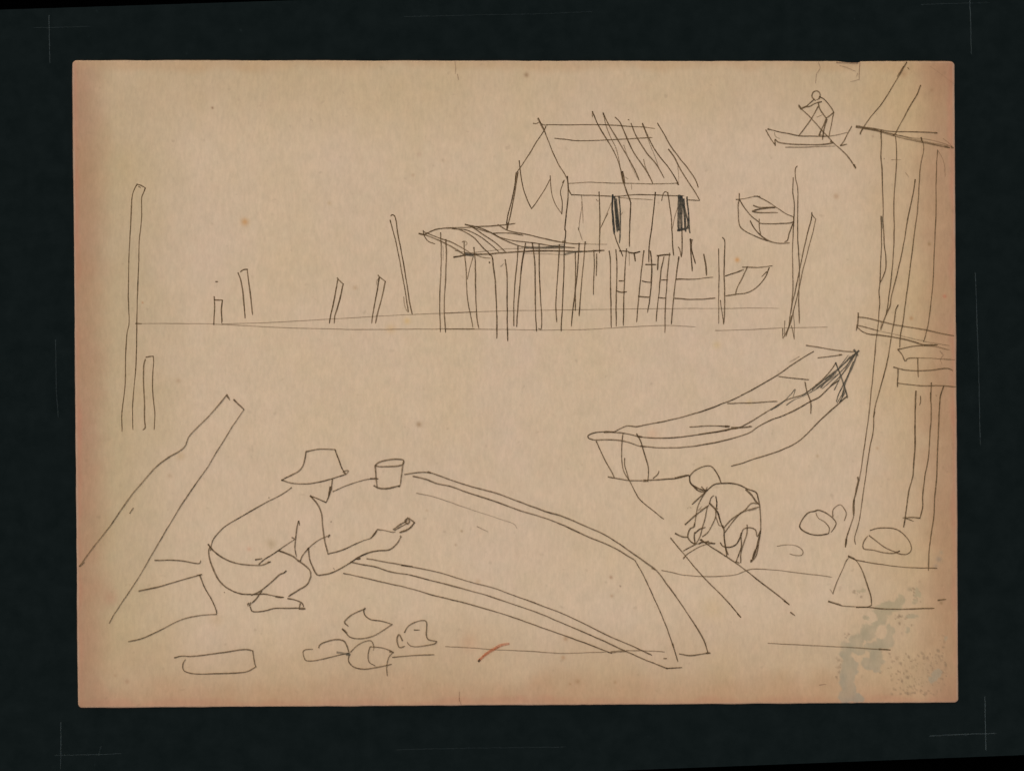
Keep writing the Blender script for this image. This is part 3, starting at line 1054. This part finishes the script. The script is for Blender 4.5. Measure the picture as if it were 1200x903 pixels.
w1.6 G 720,657 850,645 1015,638
w2.2 G 700,615 728,622
@drawn_slab|flat slab in pen line at the lower left
w1.6 BL 818,368 850,360 890,362 1000,350 1150,330 1185,335 1185,335 1195,400 1200,410
w1.6 BL 1200,410 1160,432 1035,442 890,440 860,425 858,395 870,375
@drawn_plank|long plank slanting up from the left edge of the sheet
w1.6 B 930,460 890,510 820,590 750,660 705,710 685,760 655,790 600,820 550,855 500,898 C 490,60 420,140 370,200 300,300 230,400 150,500 65,615
w1.4 C 65,615 80,605 95,590
w1.4 B 930,460 945,485 
w1.2 B 925,465 935,478 948,495
w1.9 B 970,490 1030,548
w1.4 B 1030,548 960,650 880,780 810,895 C 800,60 700,200 600,360 500,530 400,700 270,895 BL 512,208
w1.4 C 360,305 383,272
@drawn_block|low block edge in pen line behind the crouching worker
w1.7 C 508,580 640,580 750,598 770,597 777,580
w1.7 C 413,760 530,735 650,700 785,662
w1.8 C 770,665 800,740 840,810 868,880 BL 1015,165
w1.6 BL 1015,165 940,170 850,190 740,245 660,280 600,293
w2 C 755,668 785,662
'''


def parse(line, st):
    pts, tile, w, d = [], None, 1.5, 1.0
    for tok in line.split():
        if ',' in tok:
            x, y = tok.split(',')
            ox, oy, s = TILES[tile]
            pts.append((ox + float(x) / s, oy + float(y) / s))
        elif tok in ('k0', 'k1'):
            st['blue'] = int(tok[1])
        elif tok in TILES:
            tile = tok
        elif tok[0] == 'w':
            w = float(tok[1:])
        elif tok[0] == 'd':
            d = float(tok[1:])
    return pts, w, d


WK, DK = 0.9, 0.80
items = []                       # (level, name, label, ink)
st = {'blue': 0}
for line in DRAWING.strip().splitlines():
    if line[0] in '@>':
        nm, _, lab = line[1:].partition('|')
        items.append((line[0], nm, lab, Ink())); st['blue'] = 0
        continue
    pts, w, d = parse(line, st)
    if len(pts) > 1:
        mx_ = sum(p[0] for p in pts) / len(pts); my_ = sum(p[1] for p in pts) / len(pts)
        # the pen ran darker towards the hut and the two workers
        d *= 0.90 + 0.22 * math.exp(-((mx_ - 720) / 190) ** 2 - ((my_ - 280) / 130) ** 2) \
            + 0.16 * math.exp(-((mx_ - 850) / 120) ** 2 - ((my_ - 570) / 130) ** 2) + 0.10 * math.exp(-((mx_ - 350) / 120) ** 2 - ((my_ - 640) / 120) ** 2)
        items[-1][3].stroke(pts, w * WK, d * DK, st['blue'])
cur = None
for lv, nm, lab, ink in items:
    o = ink.build(nm, sheet if lv == '@' else cur)
    if lv == '@':
        cur = o
        if lab: o['label'] = lab

# a stray stroke of red-brown paint
k = Ink()
k.stroke([(561.6, 773), (570, 765), (580, 759), (588, 755), (597, 753.6)], 3.2, 0.55)
k.stroke([(566, 768), (576, 761.5), (586, 757)], 2.0, 0.4)
k.stroke([(562, 772), (584, 758)], 1.4, 0.35)
o = k.build('paint_mark', sheet, (M_RED, M_RED)); o['label'] = 'short red-brown paint smear near the bottom of the sheet'
k = Ink()
k.stroke([(560.8, 774), (562.8, 772.2)], 2.6, 0.95)
k.build('paint_blot', o)

# creases and small tears along the top edge
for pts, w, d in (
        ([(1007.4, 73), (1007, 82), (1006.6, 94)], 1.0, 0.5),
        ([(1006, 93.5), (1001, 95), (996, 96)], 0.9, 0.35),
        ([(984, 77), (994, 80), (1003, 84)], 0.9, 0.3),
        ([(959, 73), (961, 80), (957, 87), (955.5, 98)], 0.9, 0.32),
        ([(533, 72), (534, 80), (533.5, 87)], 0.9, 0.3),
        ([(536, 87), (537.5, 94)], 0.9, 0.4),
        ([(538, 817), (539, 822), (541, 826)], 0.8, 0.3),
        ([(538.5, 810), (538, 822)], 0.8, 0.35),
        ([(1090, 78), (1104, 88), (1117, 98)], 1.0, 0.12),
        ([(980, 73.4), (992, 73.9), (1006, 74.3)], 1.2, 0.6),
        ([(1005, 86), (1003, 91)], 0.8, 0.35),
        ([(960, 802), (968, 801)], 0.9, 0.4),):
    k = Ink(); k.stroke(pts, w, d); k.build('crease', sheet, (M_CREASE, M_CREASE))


# pale registration scratches on the black board
def flat(x, y): return np.zeros(len(x)) + Z_BOARD


def mark(strokes):
    k = Ink()
    for pts, w, d in strokes:
        k.stroke(pts, w, d * 0.85, surf=flat, taper=0.6)
    return k.build('corner_mark', board, (M_CHALK, M_CHALK))


mark([([(57.3, 18), (57.6, 45), (58.3, 74)], 1.1, 0.46), ([(40, 32.4), (70, 32), (105, 31)], 0.9, 0.18)])
mark([([(1136.6, -8), (1137.4, 20), (1138.6, 64)], 1.1, 0.5), ([(1080, 5.2), (1120, 4), (1160, 3)], 0.9, 0.2)])
mark([([(71, 846), (71.2, 875), (70.8, 901)], 1.1, 0.36), ([(64, 884.6), (100, 884), (143, 882.6)], 1.1, 0.24), ([(118, 874), (115, 886)], 1.2, .14)])
mark([([(1154.3, 816), (1155, 850), (1155.6, 879)], 1.1, 0.6), ([(1090, 861.8), (1130, 860), (1168, 858.6)], 1.3, 0.42)])
mark([([(65, 398), (65.4, 420), (65.6, 450), (68, 490)], 1.1, 0.25)])
mark([([(1143.2, 320), (1146, 400), (1147.5, 450), (1149, 522)], 1.0, 0.42)])
mark([([(474, 19.6), (560, 17.5), (640, 16), (695, 13.6)], 0.9, 0.14)])
mark([([(465, 878), (560, 876), (663, 874.8)], 0.9, 0.16)])

# ------------------------------------------------------------------ light
sc = bpy.context.scene
w = bpy.data.worlds.new("World"); sc.world = w
w.use_nodes = True
nt = w.node_tree
bg = nt.nodes['Background']
sky = nt.nodes.new('ShaderNodeTexSky'); sky.sky_type = 'NISHITA'; sky.sun_disc = False
EL, AZ = math.radians(62), math.radians(-32)      # light from the upper left
sky.sun_elevation = EL; sky.sun_rotation = AZ
sky.dust_density = 3.0
nt.links.new(sky.outputs[0], bg.inputs[0]); bg.inputs[1].default_value = 0.15
sun = bpy.data.lights.new('sun', 'SUN'); sun.energy = 1.5; sun.angle = math.radians(28); sun.color = (1.0, 0.95, 0.87)
so = bpy.data.objects.new('sun', sun); C.objects.link(so)
so.rotation_euler = (math.pi / 2 - EL, 0, -AZ + math.pi)
# direction check: lamp shines along its local -Z, sun stands at azimuth AZ clockwise from +Y
from mathutils import Vector
d = Vector((math.sin(AZ) * math.cos(EL), math.cos(AZ) * math.cos(EL), math.sin(EL)))
so.rotation_euler = d.to_track_quat('Z', 'Y').to_euler()
so.location = d * 2

# ------------------------------------------------------------------ camera straight above the copy board
cam = bpy.data.cameras.new('camera'); co = bpy.data.objects.new('camera', cam); C.objects.link(co)
D = 0.95
co.location = (0, 0, T_PAPER + D)
cam.sensor_fit = 'HORIZONTAL'; cam.sensor_width = 36.0
cam.lens = 36.0 * D / (1200 * S)
cam.clip_start = 0.01; cam.clip_end = 50
sc.camera = co
sc.view_settings.view_transform = 'Standard'; sc.view_settings.look = 'None'
sc.view_settings.exposure = 0; sc.view_settings.gamma = 1
sc.cycles.transparent_max_bounces = 32
sc.cycles.max_bounces = 6
